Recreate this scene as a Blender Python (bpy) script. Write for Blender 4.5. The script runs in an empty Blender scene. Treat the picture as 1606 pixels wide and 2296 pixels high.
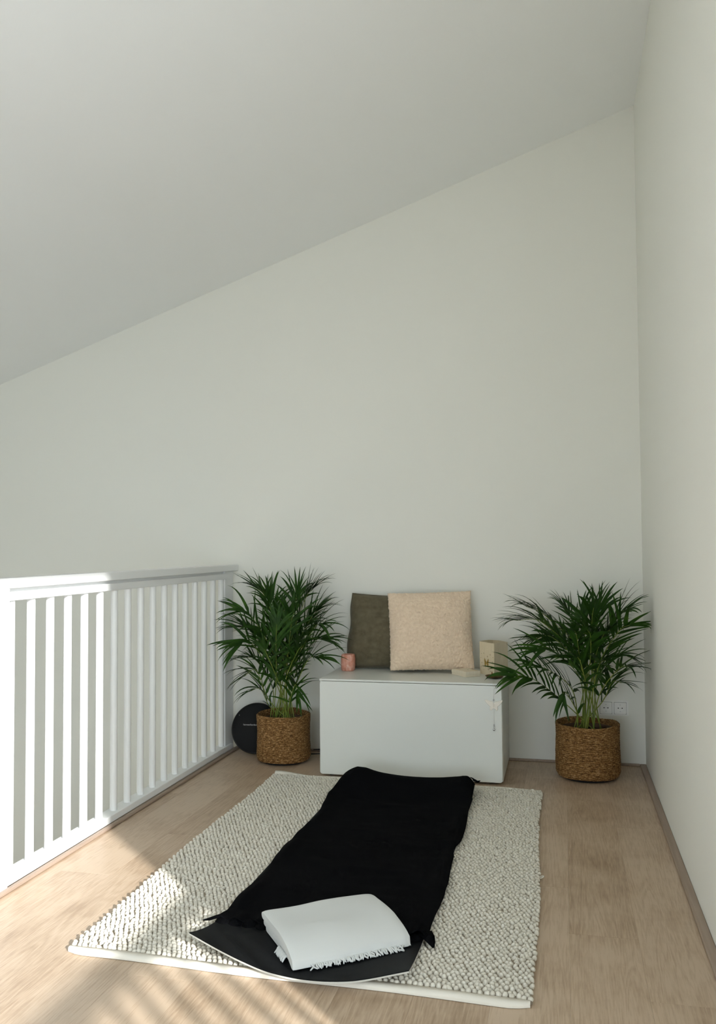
import bpy, bmesh, math, random
from mathutils import Vector, Matrix, noise

random.seed(7)
SC = bpy.context.scene
COL = SC.collection
PI = math.pi

# ------------------------------------------------------------------ camera
cam_d = bpy.data.cameras.new('camera')
cam_d.sensor_fit = 'HORIZONTAL'
cam_d.sensor_width = 36.0
cam_d.lens = 44.6288
cam_d.clip_start = 0.02
cam_d.clip_end = 200
cam = bpy.data.objects.new('camera', cam_d)
COL.objects.link(cam)
_r = Vector((0.97457220, 0.22397365, -0.00669631))
_u = Vector((0.01521010, -0.03630883, 0.99922486))
_f = Vector((-0.22355690, 0.97391862, 0.03879223))
_m = Matrix((_r, _u, -_f)).transposed().to_4x4()
_m.translation = Vector((-0.403203, -4.814923, 1.136525))
cam.matrix_world = _m
SC.camera = cam

# ------------------------------------------------------------------ light and exposure
SC.view_settings.view_transform = 'Standard'
SC.view_settings.look = 'None'
SC.view_settings.gamma = 1.0
SC.view_settings.use_curve_mapping = False
SC.view_settings.exposure = 0.03
SC.cycles.use_denoising = True
SC.cycles.use_adaptive_sampling = True
SC.cycles.adaptive_threshold = 0.03
SC.cycles.max_bounces = 10
SC.cycles.diffuse_bounces = 8
SC.cycles.glossy_bounces = 4
SC.cycles.sample_clamp_indirect = 6.0
SC.cycles.caustics_reflective = False
SC.cycles.caustics_refractive = False

world = bpy.data.worlds.new('sky')
SC.world = world
world.use_nodes = True
wb = world.node_tree.nodes['Background']
wb.inputs['Color'].default_value = (0.79, 0.90, 0.99, 1)
wb.inputs['Strength'].default_value = 6.2

AZ = math.radians(-44.0)      # azimuth of the sun seen from the room
EL = math.radians(20.0)
sun_d = bpy.data.lights.new('sun', 'SUN')
sun_d.energy = 9.5
sun_d.angle = math.radians(1.1)
sun_d.color = (1.0, 0.99, 0.975)
sun = bpy.data.objects.new('sun', sun_d)
COL.objects.link(sun)
sdir = Vector((math.cos(AZ) * math.cos(EL), math.sin(AZ) * math.cos(EL), math.sin(EL)))
sun.rotation_euler = sdir.to_track_quat('Z', 'Y').to_euler()
sun.location = sdir * 12


def portal(name, loc, size_x, size_y, normal):
    """guides the sky light through a window opening"""
    d = bpy.data.lights.new(name, 'AREA')
    d.shape = 'RECTANGLE'
    d.size, d.size_y = size_x, size_y
    d.cycles.is_portal = True
    o = bpy.data.objects.new(name, d)
    COL.objects.link(o)
    o.location = loc
    o.rotation_euler = Vector(normal).to_track_quat('-Z', 'Y').to_euler()


# door opening in the right wall, window in the wall behind the camera
DY0, DY1, DZ1 = -5.90, -3.64, 2.30
WX0, WX1, WZ0, WZ1 = -2.60, -0.50, 0.05, 1.60
YB = -6.40
portal('door_daylight', (0.15, (DY0 + DY1) / 2, DZ1 / 2), DY1 - DY0, DZ1, (-1, 0, 0))
portal('window_daylight', ((WX0 + WX1) / 2, YB - 0.1, (WZ0 + WZ1) / 2), WX1 - WX0, WZ1 - WZ0, (0, 1, 0))


# ------------------------------------------------------------------ materials
def new_mat(name, color=(0.8, 0.8, 0.8), rough=0.6, metal=0.0, spec=0.5, sheen=0.0):
    m = bpy.data.materials.new(name)
    m.use_nodes = True
    b = m.node_tree.nodes['Principled BSDF']
    b.inputs['Base Color'].default_value = (*color, 1)
    b.inputs['Roughness'].default_value = rough
    b.inputs['Metallic'].default_value = metal
    b.inputs['Specular IOR Level'].default_value = spec
    if sheen:
        b.inputs['Sheen Weight'].default_value = sheen
        b.inputs['Sheen Roughness'].default_value = 0.5
    return m


def N(m, t, **kw):
    n = m.node_tree.nodes.new(t)
    for k, v in kw.items():
        setattr(n, k, v)
    return n


def lk(m, a, b):
    m.node_tree.links.new(a, b)


def bsdf(m):
    return m.node_tree.nodes['Principled BSDF']


def ramp(m, fac, stops):
    r = N(m, 'ShaderNodeValToRGB')
    e = r.color_ramp.elements
    while len(e) < len(stops):
        e.new(0.5)
    for i, (p, c) in enumerate(stops):
        e[i].position = p
        e[i].color = (*c, 1)
    lk(m, fac, r.inputs['Fac'])
    return r.outputs['Color']


def coords(m, scale=(1, 1, 1), kind='Object', rand=0.0):
    tc = N(m, 'ShaderNodeTexCoord')
    mp = N(m, 'ShaderNodeMapping')
    mp.inputs['Scale'].default_value = scale
    lk(m, tc.outputs[kind], mp.inputs['Vector'])
    if rand:
        oi = N(m, 'ShaderNodeObjectInfo')
        mul = N(m, 'ShaderNodeMath', operation='MULTIPLY')
        mul.inputs[1].default_value = rand
        lk(m, oi.outputs['Random'], mul.inputs[0])
        cx = N(m, 'ShaderNodeCombineXYZ')
        for i in range(3):
            lk(m, mul.outputs[0], cx.inputs[i])
        lk(m, cx.outputs[0], mp.inputs['Location'])
    return mp.outputs['Vector']


def noise_tex(m, vec, scale, detail=4, rough=0.55, dist=0.0):
    n = N(m, 'ShaderNodeTexNoise')
    n.inputs['Scale'].default_value = scale
    n.inputs['Detail'].default_value = detail
    n.inputs['Roughness'].default_value = rough
    n.inputs['Distortion'].default_value = dist
    lk(m, vec, n.inputs['Vector'])
    return n.outputs['Fac']


def bump(m, height, strength=0.3, dist=0.01):
    b = N(m, 'ShaderNodeBump')
    b.inputs['Strength'].default_value = strength
    b.inputs['Distance'].default_value = dist
    lk(m, height, b.inputs['Height'])
    lk(m, b.outputs['Normal'], bsdf(m).inputs['Normal'])


def color_in(m, c):
    lk(m, c, bsdf(m).inputs['Base Color'])


def paint(name, color, rough, bscale=90, bstr=0.05):
    m = new_mat(name, color, rough)
    bump(m, noise_tex(m, coords(m), bscale, 3), bstr, 0.004)
    return m


M = {}
M['wall'] = paint('wall_paint', (0.805, 0.800, 0.742), 0.85, 70, 0.06)
M['ceiling'] = paint('ceiling_paint', (0.885, 0.90, 0.90), 0.9, 60, 0.05)
M['white_wood'] = paint('white_lacquered_wood', (0.82, 0.83, 0.83), 0.38, 40, 0.04)
M['cabinet'] = paint('white_foil', (0.70, 0.715, 0.675), 0.33, 30, 0.02)
M['ground'] = paint('bounce_ground', (0.72, 0.73, 0.74), 0.9, 3, 0.1)  # unseen ground, made pale so it throws light up to the ceiling
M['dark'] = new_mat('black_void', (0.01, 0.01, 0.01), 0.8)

# oak vinyl planks
m = M['oak'] = new_mat('oak_plank', rough=0.42)
v = coords(m, (1, 1, 1), 'Object', 37.0)
vs = N(m, 'ShaderNodeMapping'); vs.inputs['Scale'].default_value = (9.0, 0.55, 1.0); lk(m, v, vs.inputs['Vector'])
big = noise_tex(m, vs.outputs['Vector'], 1.6, 3, 0.5, 0.6)
wv = N(m, 'ShaderNodeMath', operation='MULTIPLY'); wv.inputs[1].default_value = 13.0; lk(m, big, wv.inputs[0])
fr = N(m, 'ShaderNodeMath', operation='PINGPONG'); fr.inputs[1].default_value = 0.5; lk(m, wv.outputs[0], fr.inputs[0])
vf = N(m, 'ShaderNodeMapping'); vf.inputs['Scale'].default_value = (210.0, 14.0, 1.0); lk(m, v, vf.inputs['Vector'])
fine = noise_tex(m, vf.outputs['Vector'], 1.0, 4, 0.6)
mott = noise_tex(m, v, 4.5, 4, 0.6)
oi = N(m, 'ShaderNodeObjectInfo')
a1 = N(m, 'ShaderNodeMath', operation='MULTIPLY_ADD'); lk(m, fr.outputs[0], a1.inputs[0]); a1.inputs[1].default_value = 0.50; lk(m, fine, a1.inputs[2])
a2 = N(m, 'ShaderNodeMath', operation='MULTIPLY_ADD'); lk(m, mott, a2.inputs[0]); a2.inputs[1].default_value = 1.1; lk(m, a1.outputs[0], a2.inputs[2])
a3 = N(m, 'ShaderNodeMath', operation='MULTIPLY_ADD'); lk(m, oi.outputs['Random'], a3.inputs[0]); a3.inputs[1].default_value = 0.30; lk(m, a2.outputs[0], a3.inputs[2])
a4 = N(m, 'ShaderNodeMath', operation='MULTIPLY'); lk(m, a3.outputs[0], a4.inputs[0]); a4.inputs[1].default_value = 0.68
color_in(m, ramp(m, a4.outputs[0], [(0.50, (0.30, 0.205, 0.130)), (0.76, (0.415, 0.301, 0.203)), (1.0, (0.52, 0.397, 0.285))]))
bump(m, fine, 0.08, 0.002)
M['oak_trim'] = new_mat('oak_trim', (0.27, 0.20, 0.165), 0.5)
m = M['oak_trim']; color_in(m, ramp(m, noise_tex(m, coords(m, (60, 3, 60)), 1, 4), [(0.3, (0.27, 0.20, 0.15)), (0.7, (0.36, 0.275, 0.215))]))

# wool rug
m = M['wool'] = new_mat('cream_wool', rough=0.95, spec=0.1, sheen=0.2)
color_in(m, ramp(m, noise_tex(m, coords(m), 45, 4), [(0.3, (0.60, 0.56, 0.47)), (0.7, (0.70, 0.67, 0.59))]))
bump(m, noise_tex(m, coords(m), 900, 2), 0.35, 0.002)
m = M['wool_base'] = new_mat('rug_backing', (0.30, 0.26, 0.20), 0.95, spec=0.1)  # backing darkened so the gaps between the loops look shaded
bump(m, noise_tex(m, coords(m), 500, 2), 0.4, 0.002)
m = M['hem'] = new_mat('cream_cotton_hem', (0.74, 0.70, 0.62), 0.95, spec=0.1)
bump(m, noise_tex(m, coords(m, (1, 1, 1)), 700, 2), 0.4, 0.002)

m = M['mat_top'] = new_mat('black_rubber', (0.0055, 0.0060, 0.0068), 0.45, spec=0.06)
bump(m, noise_tex(m, coords(m), 700, 2), 0.25, 0.001)
M['mat_under'] = new_mat('grey_rubber', (0.52, 0.51, 0.46), 0.7)

m = M['black_cloth'] = new_mat('black_fleece', rough=1.0, spec=0.04)
color_in(m, ramp(m, noise_tex(m, coords(m), 260, 3), [(0.3, (0.0022, 0.0023, 0.0028)), (0.75, (0.0048, 0.0049, 0.0056))]))
bump(m, noise_tex(m, coords(m), 600, 3), 0.4, 0.002)

m = M['blanket'] = new_mat('white_woven_cotton', (0.60, 0.61, 0.59), 0.9, spec=0.15, sheen=0.2)
w = N(m, 'ShaderNodeTexWave'); w.inputs['Scale'].default_value = 230; w.inputs['Distortion'].default_value = 0.8
lk(m, coords(m), w.inputs['Vector'])
bump(m, w.outputs['Fac'], 0.15, 0.001)

# jute
m = M['jute'] = new_mat('braided_jute', rough=0.85, spec=0.2)
vj = coords(m, (1, 1, 1), 'Object')
j1 = noise_tex(m, vj, 160, 4, 0.7)
vj2 = N(m, 'ShaderNodeMapping'); vj2.inputs['Scale'].default_value = (40, 40, 260); lk(m, vj, vj2.inputs['Vector'])
j2 = noise_tex(m, vj2.outputs['Vector'], 1.4, 4, 0.65)
jm = N(m, 'ShaderNodeMath', operation='MULTIPLY_ADD'); lk(m, j1, jm.inputs[0]); jm.inputs[1].default_value = 0.55; lk(m, j2, jm.inputs[2])
color_in(m, ramp(m, jm.outputs[0], [(0.62, (0.060, 0.027, 0.007)), (0.80, (0.235, 0.120, 0.038)), (0.98, (0.56, 0.36, 0.17))]))
bump(m, jm.outputs[0], 0.5, 0.004)
M['jute_in'] = new_mat('brown_liner', (0.10, 0.055, 0.03), 0.6)
m = M['soil'] = new_mat('potting_soil', (0.02, 0.014, 0.010), 0.95)
bump(m, noise_tex(m, coords(m), 120, 4), 0.8, 0.01)

m = M['leaf'] = new_mat('palm_leaf', rough=0.5, spec=0.22)
color_in(m, ramp(m, noise_tex(m, coords(m, (1, 1, 1), 'Object', 9.0), 14, 3), [(0.3, (0.010, 0.034, 0.004)), (0.60, (0.026, 0.076, 0.007)), (0.85, (0.085, 0.155, 0.015))]))
m = M['stalk'] = new_mat('palm_stalk', rough=0.45)
color_in(m, ramp(m, noise_tex(m, coords(m, (1, 1, 1), 'Object', 5.0), 9, 3), [(0.3, (0.12, 0.19, 0.022)), (0.7, (0.26, 0.30, 0.05))]))

m = M['olive'] = new_mat('olive_velvet', rough=0.9, spec=0.1, sheen=0.08)
color_in(m, ramp(m, noise_tex(m, coords(m), 30, 5), [(0.3, (0.100, 0.084, 0.052)), (0.7, (0.150, 0.128, 0.082))]))
m = M['teddy'] = new_mat('blush_teddy_fleece', rough=0.95, spec=0.1, sheen=0.3)
color_in(m, ramp(m, noise_tex(m, coords(m), 60, 4), [(0.3, (0.72, 0.56, 0.41)), (0.7, (0.82, 0.66, 0.50))]))
m = M['salt'] = new_mat('pink_rock', rough=0.6)
color_in(m, ramp(m, noise_tex(m, coords(m, (1, 1, 0.45)), 70, 5, 0.6, 0.5), [(0.32, (0.55, 0.20, 0.125)), (0.55, (0.66, 0.33, 0.25)), (0.75, (0.78, 0.56, 0.47))]))
bump(m, noise_tex(m, coords(m), 120, 4), 0.3, 0.004)
M['wax'] = new_mat('wax', (0.8, 0.72, 0.62), 0.5)
m = M['card'] = new_mat('cream_board', rough=0.8)
color_in(m, ramp(m, noise_tex(m, coords(m, (40, 40, 3)), 6, 3), [(0.3, (0.66, 0.58, 0.44)), (0.7, (0.74, 0.66, 0.52))]))
m = M['paper'] = new_mat('cream_paper', rough=0.85)
color_in(m, ramp(m, noise_tex(m, coords(m, (60, 60, 4)), 5, 4), [(0.3, (0.60, 0.51, 0.35)), (0.7, (0.70, 0.61, 0.44))]))
M['gold'] = new_mat('gold_print', (0.33, 0.22, 0.05), 0.45, 0.4)
M['dot'] = new_mat('brown_print', (0.20, 0.12, 0.05), 0.7)
M['brass'] = new_mat('aged_brass', (0.13, 0.085, 0.03), 0.45, 0.6)
M['incense'] = new_mat('incense_cone', (0.22, 0.085, 0.025), 0.9)
M['lace'] = new_mat('ivory_felt', (0.86, 0.81, 0.73), 0.9)
bump(M['lace'], noise_tex(M['lace'], coords(M['lace']), 300, 3), 0.6, 0.003)
M['thread'] = new_mat('white_thread', (0.75, 0.74, 0.70), 0.8)
M['silver'] = new_mat('silver_bead', (0.62, 0.62, 0.64), 0.2, 1.0)
M['plastic'] = new_mat('white_plastic', (0.84, 0.83, 0.80), 0.3)
M['speaker'] = new_mat('black_grille_cloth', (0.006, 0.006, 0.0065), 0.75, spec=0.3)
M['speaker_rim'] = new_mat('black_plastic', (0.008, 0.008, 0.008), 0.4)
M['print'] = new_mat('silver_lettering', (0.6, 0.6, 0.6), 0.35, 0.7)
M['cable'] = new_mat('black_cable', (0.01, 0.01, 0.01), 0.5)
M['metal'] = new_mat('grey_painted_steel', (0.5, 0.5, 0.5), 0.5)


# ------------------------------------------------------------------ mesh helpers
class MB:
    """collects shapes and links them as one mesh object"""

    def __init__(self):
        self.v, self.f, self.mi = [], [], []

    def add(self, verts, faces, mi=0):
        o = len(self.v)
        self.v += [tuple(p) for p in verts]
        self.f += [tuple(i + o for i in f) for f in faces]
        self.mi += [mi] * len(faces)
        return self

    def box(self, a, b, bev=0.0, seg=2, mi=0):
        if bev <= 0:
            x0, y0, z0 = a
            x1, y1, z1 = b
            v = [(x0, y0, z0), (x1, y0, z0), (x1, y1, z0), (x0, y1, z0), (x0, y0, z1), (x1, y0, z1), (x1, y1, z1), (x0, y1, z1)]
            f = [(3, 2, 1, 0), (4, 5, 6, 7), (0, 1, 5, 4), (1, 2, 6, 5), (2, 3, 7, 6), (3, 0, 4, 7)]
            return self.add(v, f, mi)
        bm = bmesh.new()
        bmesh.ops.create_cube(bm, size=1.0)
        for p in bm.verts:
            for i in range(3):
                p.co[i] = (a[i] + b[i]) / 2 + p.co[i] * (b[i] - a[i])
        bmesh.ops.bevel(bm, geom=bm.edges[:], offset=bev, segments=seg, affect='EDGES', profile=0.5)
        bm.verts.index_update()
        self.add([p.co[:] for p in bm.verts], [[p.index for p in f.verts] for f in bm.faces], mi)
        bm.free()
        return self

    def tube(self, pts, rad, n=8, caps=True, mi=0):
        pts = [Vector(p) for p in pts]
        k = len(pts)
        if not hasattr(rad, '__len__'):
            rad = [rad] * k
        V, Fc = [], []
        ref = None
        for i, p in enumerate(pts):
            t = (pts[min(i + 1, k - 1)] - pts[max(i - 1, 0)]).normalized()
            if ref is None:
                ref = t.orthogonal().normalized()
            ref = (ref - t * ref.dot(t)).normalized()
            b = t.cross(ref)
            for j in range(n):
                a = 2 * PI * j / n
                V.append(p + (ref * math.cos(a) + b * math.sin(a)) * rad[i])
        for i in range(k - 1):
            for j in range(n):
                j2 = (j + 1) % n
                Fc.append((i * n + j, i * n + j2, (i + 1) * n + j2, (i + 1) * n + j))
        if caps:
            Fc.append(tuple(range(n - 1, -1, -1)))
            Fc.append(tuple((k - 1) * n + j for j in range(n)))
        return self.add(V, Fc, mi)

    def lathe(self, prof, n=32, c=(0, 0, 0), mi=0, close=False):
        V, Fc = [], []
        for r, z in prof:
            for j in range(n):
                a = 2 * PI * j / n
                V.append((c[0] + r * math.cos(a), c[1] + r * math.sin(a), c[2] + z))
        k = len(prof)
        for i in range(k - 1):
            for j in range(n):
                j2 = (j + 1) % n
                Fc.append((i * n + j, i * n + j2, (i + 1) * n + j2, (i + 1) * n + j))
        Fc.append(tuple(range(n - 1, -1, -1)))
        Fc.append(tuple((k - 1) * n + j for j in range(n)))
        return self.add(V, Fc, mi)

    def sphere(self, c, r, n=12, sz=1.0, mi=0):
        prof = [(r * math.sin(PI * i / 8) + 1e-5, -r * sz * math.cos(PI * i / 8)) for i in range(9)]
        return self.lathe(prof, n, c, mi)

    def prism(self, poly, y0, y1, mi=0):
        """outline in XZ, extruded along Y"""
        n = len(poly)
        V = [(x, y0, z) for x, z in poly] + [(x, y1, z) for x, z in poly]
        Fc = [tuple(range(n)), tuple(range(2 * n - 1, n - 1, -1))]
        for i in range(n):
            j = (i + 1) % n
            Fc.append((j, i, n + i, n + j))
        return self.add(V, Fc, mi)

    def mesh(self, name, mats, smooth=False):
        me = bpy.data.meshes.new(name)
        me.from_pydata(self.v, [], self.f)
        if not isinstance(mats, (list, tuple)):
            mats = [mats]
        for mt in mats:
            me.materials.append(mt)
        if len(mats) > 1:
            me.polygons.foreach_set('material_index', self.mi)
        if smooth:
            me.polygons.foreach_set('use_smooth', [True] * len(me.polygons))
        me.update()
        return me

    def build(self, name, mats, parent=None, smooth=False, loc=None, auto=None):
        me = self.mesh(name, mats, smooth or auto is not None)
        if auto is not None:
            me.set_sharp_from_angle(angle=math.radians(auto))
        return link(name, me, parent, loc)


def link(name, data, parent=None, loc=None):
    o = bpy.data.objects.new(name, data)
    COL.objects.link(o)
    if parent is not None:
        o.parent = parent
    if loc is not None:
        o.location = loc
    return o


def tag(o, label=None, cat=None, group=None, kind=None):
    if label:
        o['label'] = label
    if cat:
        o['category'] = cat
    if group:
        o['group'] = group
    if kind:
        o['kind'] = kind
    return o


def thing(name, label, cat, loc=(0, 0, 0), rz=0.0, group=None):
    o = link(name, None, None, loc)
    o.rotation_euler = (0, 0, rz)
    o.empty_display_size = 0.1
    return tag(o, label, cat, group)


def rrect(x0, x1, z0, z1, r, seg=6):
    pts = []
    for cx, cz, a0 in ((x1 - r, z0 + r, -90), (x1 - r, z1 - r, 0), (x0 + r, z1 - r, 90), (x0 + r, z0 + r, 180)):
        for i in range(seg + 1):
            a = math.radians(a0 + 90 * i / seg)
            pts.append((cx + r * math.cos(a), cz + r * math.sin(a)))
    return pts


def fbm(p, s, seed=0.0):
    return noise.noise(Vector(p) * s + Vector((seed, seed * 1.7, -seed)))


# ------------------------------------------------------------------ the room
RX = -2.2504          # plane of the balustrade
CEIL0, CSL = 3.4529, 0.3461      # ceiling height at the right wall and its fall to the left
LX = -4.70


def ceil_z(x):
    return CEIL0 + CSL * x


def struct(name, mb, mat, smooth=False):
    o = mb.build(name, mat, None, smooth)
    o['kind'] = 'structure'
    return o


T = 0.25
# rear wall of the photo: inner face at y = 0, reaching down into the stairwell
mb = MB()
mb.prism([(LX - T, -2.8), (T, -2.8), (T, ceil_z(T) + 0.1), (LX - T, ceil_z(LX - T) + 0.1)], T, 0.0)
struct('wall_back', mb, M['wall'])
# right wall with the door opening
mb = MB()
def rwall(y0, y1, z0, z1):
    mb.box((0.0, y0, z0), (0.30, y1, z1))
rwall(DY1, 0.0, -2.8, 3.62)
rwall(YB, DY0, -2.8, 3.62)
rwall(DY0, DY1, DZ1, 3.62)
rwall(DY0, DY1, -2.8, 0.0)
struct('wall_right', mb, M['wall'])
mb = MB().box((LX - T, YB, -2.8), (LX, 0.0, ceil_z(LX) + 0.05))
struct('wall_left', mb, M['wall'])
# wall behind the camera with a wide window
mb = MB()
def fwall(x0, x1, z0, z1):
    mb.box((x0, YB - T, z0), (x1, YB, z1))
fwall(LX - T, WX0, -2.8, 3.62); fwall(WX1, 0.3, -2.8, 3.62); fwall(WX0, WX1, -2.8, WZ0); fwall(WX0, WX1, WZ1, 3.62)
struct('wall_front', mb, M['wall'])
mb = MB()
x0, x1 = LX - T, 0.35
mb.add([(x0, 0.2, ceil_z(x0)), (x1, 0.2, ceil_z(x1)), (x1, YB - 0.2, ceil_z(x1)), (x0, YB - 0.2, ceil_z(x0)),
        (x0, 0.2, ceil_z(x0) + 0.2), (x1, 0.2, ceil_z(x1) + 0.2), (x1, YB - 0.2, ceil_z(x1) + 0.2), (x0, YB - 0.2, ceil_z(x0) + 0.2)],
       [(0, 1, 2, 3), (7, 6, 5, 4), (0, 4, 5, 1), (1, 5, 6, 2), (2, 6, 7, 3), (3, 7, 4, 0)])
struct('ceiling', mb, M['ceiling'])
# floor: slab with single planks, open to the stairwell on the left
floor = struct('floor', MB().box((-2.33, YB, -0.30), (0.0, 0.0, -0.010)), M['wall'])
struct('floor_below', MB().box((LX, YB, -2.85), (0.0, 0.0, -2.75)), M['oak_trim'])
PW, PLN = 0.194, 1.40
rows = []
xr = -0.400 + 2 * PW
ends = {0: -0.5, 1: -1.056, 2: -0.70, 3: -1.745 + PLN, 4: -0.18, 5: -1.02, 6: -0.62, 7: -0.30, 8: -1.20, 9: -0.82, 10: -0.10, 11: -0.55, 12: -0.95}
plank_cache = {}
for k in range(13):
    b = 0.0 if k == 0 else xr - (k - 1) * PW
    a = xr - k * PW
    a = max(a, -2.30)
    if b - a < 0.005:
        continue
    y1 = 0.0
    e = ends[k]
    while y1 > YB + 0.01:
        y0 = max(e, YB)
        if y1 - y0 > 0.02:
            key = (round(b - a, 4), round(y1 - y0, 4))
            if key not in plank_cache:
                g = 0.00008
                plank_cache[key] = MB().box((-(b - a) / 2 + g, -(y1 - y0) / 2 + g, -0.010), ((b - a) / 2 - g, (y1 - y0) / 2 - g, 0.0), 0.0003, 1).mesh('plank', M['oak'])
            link('plank', plank_cache[key], floor, ((a + b) / 2, (y0 + y1) / 2, 0))
        y1 = y0
        e = y0 - PLN
# slim brown edging along the walls and the balustrade
struct('trim_1', MB().box((-0.030, DY1 + 0.05, 0.0), (0.0, 0.0, 0.011), 0.003, 1), M['oak_trim'])
struct('trim_2', MB().box((-2.20, -0.016, 0.0), (-0.030, 0.0, 0.012), 0.003, 1), M['oak_trim'])
struct('trim_3', MB().box((RX + 0.030, -2.27, 0.0), (RX + 0.052, -0.02, 0.013), 0.004, 1), M['oak_trim'])
# outside: unseen ground far below, paled to bounce daylight indoors, door frame, balcony rail, window frame
struct('ground', MB().box((-60, -60, -5.7), (60, 60, -5.6)), M['ground'])
dr = link('door_1', None); dr['kind'] = 'structure'
mb = MB()
mb.box((0.10, DY0, 0.0), (0.18, DY0 + 0.07, DZ1)).box((0.10, DY1 - 0.07, 0.0), (0.18, DY1 - 0.01, DZ1)).box((0.10, DY0, DZ1 - 0.07), (0.18, DY1, DZ1))
mb.build('frame', M['white_wood'], dr)
wn = link('window_1', None); wn['kind'] = 'structure'
mb = MB()
for a, b in ((WX0, WX0 + 0.06), (WX1 - 0.06, WX1)):
    mb.box((a, YB - 0.12, WZ0), (b, YB - 0.05, WZ1))
for a, b in ((WZ0, WZ0 + 0.06), (WZ1 - 0.06, WZ1)):
    mb.box((WX0, YB - 0.12, a), (WX1, YB - 0.05, b))
mb.build('frame', M['white_wood'], wn)
bal = link('balcony_railing', None); bal['kind'] = 'structure'
MB().box((0.325, DY0 - 0.1, 0.955), (0.375, DY1 + 0.1, 1.015), 0.006, 1).build('handrail', M['metal'], bal)
MB().box((0.335, DY0 - 0.1, 0.06), (0.365, DY1 + 0.1, 0.09)).build('bottom_rail', M['metal'], bal)
bar = MB().tube([(0, 0, 0.07), (0, 0, 0.97)], 0.0155, 8).mesh('bar', M['metal'], True)
yb = -4.032
for k in range(14):
    y = yb + 0.208 - 0.104 * k
    if DY0 - 0.08 < y < DY1 + 0.08:
        link('bar', bar, bal, (0.35, y, 0))

# ------------------------------------------------------------------ balustrade
bs = thing('balustrade', 'white wooden balustrade with round spindles along the stairwell', 'balustrade', (RX, 0, 0))
MB().box((-0.035, -2.30, 1.003), (0.037, -0.002, 1.038), 0.003, 2).build('handrail', M['white_wood'], bs)
MB().box((-0.022, -2.160, 0.9600), (0.024, -0.080, 0.9900), 0.0025, 2).build('upper_rail', M['white_wood'], bs)
MB().box((-0.030, -2.160, 0.0135), (0.032, -0.076, 0.0420), 0.0025, 2).build('base_rail', M['white_wood'], bs)
MB().box((-0.022, -0.165, 0.0), (0.020, -0.040, 1.003), 0.002, 1).build('wall_post', M['white_wood'], bs)
MB().box((-0.045, -2.262, 0.0), (0.036, -2.160, 1.003), 0.003, 2).build('newel_post', M['white_wood'], bs)
spin = MB().tube([(0, 0, 0.040), (0, 0, 0.962)], 0.0150, 20).mesh('spindle', M['white_wood'], True)
spin.set_sharp_from_angle(angle=math.radians(60))
for k in range(17):
    link('spindle', spin, bs, (0, -0.1733 - 0.12072 * k, 0))
# packing strips between handrail and upper rail
MB().box((-0.014, -2.165, 0.988), (0.008, -0.085, 1.005)).build('packing_strip', M['white_wood'], bs)

# ------------------------------------------------------------------ bench
BX0, BX1, BY = -1.5924, -0.6924, -0.520
bench = thing('storage_bench', 'white storage bench with a wide drawer against the rear wall', 'bench', ((BX0 + BX1) / 2, -0.26, 0))
hw = 0.45
MB().box((-hw, -0.246, 0.014), (-hw + 0.018, 0.255, 0.470), 0.0015, 1).build('side_panel', M['cabinet'], bench)
MB().box((hw - 0.018, -0.246, 0.014), (hw, 0.255, 0.470), 0.0015, 1).build('side_panel', M['cabinet'], bench)
MB().box((-hw + 0.018, 0.243, 0.014), (hw - 0.018, 0.253, 0.470)).build('back_panel', M['cabinet'], bench)
MB().box((-hw + 0.018, -0.235, 0.020), (hw - 0.018, 0.243, 0.036)).build('bottom_panel', M['cabinet'], bench)
MB().box((-hw, -0.2600, 0.4705), (hw, 0.2550, 0.4800), 0.0015, 2).build('top_panel', M['cabinet'], bench)
pl = rrect(-hw + 0.002, hw - 0.002, 0.012, 0.4685, 0.013)
o = MB().prism(pl, -0.262, -0.2465).build('drawer_front', M['cabinet'], bench)
bv = o.modifiers.new('bevel', 'BEVEL'); bv.width = 0.0015; bv.segments = 2; bv.limit_method = 'ANGLE'; bv.angle_limit = math.radians(50)
for sx in (-1, 1):
    for sy in (-1, 1):
        MB().lathe([(0.014, 0.0), (0.014, 0.016)], 12, (sx * 0.40, sy * 0.21, 0)).build('foot', M['dark'], bench)

# ------------------------------------------------------------------ rug
RC = {'bl': Vector((-1.815, -0.575, 0)), 'br': Vector((-0.515, -0.615, 0)), 'fr': Vector((-0.487, -2.533, 0)), 'fl': Vector((-1.785, -2.500, 0))}


def rug_pt(u, v):
    a = RC['bl'].lerp(RC['br'], u)
    b = RC['fl'].lerp(RC['fr'], u)
    p = a.lerp(b, v)
    p.x += 0.006 * math.sin(v * 9 + u * 2)
    p.y += 0.004 * math.sin(u * 11)
    return p


rug = thing('woven_rug', 'cream chunky knotted wool rug lying under the black cloth', 'rug', (0, 0, 0))
nu, nv = 26, 38
mb = MB()
V = []
for j in range(nv + 1):
    for i in range(nu + 1):
        p = rug_pt(i / nu, j / nv)
        V.append((p.x, p.y, 0.0095))
for j in range(nv + 1):
    for i in range(nu + 1):
        p = rug_pt(i / nu, j / nv)
        V.append((p.x, p.y, 0.0012))
w1 = nu + 1
off = w1 * (nv + 1)
Fc = []
for j in range(nv):
    for i in range(nu):
        a = j * w1 + i
        Fc.append((a, a + w1, a + w1 + 1, a + 1))
        Fc.append((a + off, a + off + 1, a + off + w1 + 1, a + off + w1))
for i in range(nu):
    for a, s in ((i, 1), (nv * w1 + i, -1)):
        q = (a, a + 1, a + 1 + off, a + off)
        Fc.append(q if s > 0 else q[::-1])
for j in range(nv):
    for a, s in ((j * w1, -1), (j * w1 + nu, 1)):
        q = (a, a + w1, a + w1 + off, a + off)
        Fc.append(q if s > 0 else q[::-1])
mb.add(V, Fc)
mb.build('backing', M['wool_base'], rug)
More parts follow.
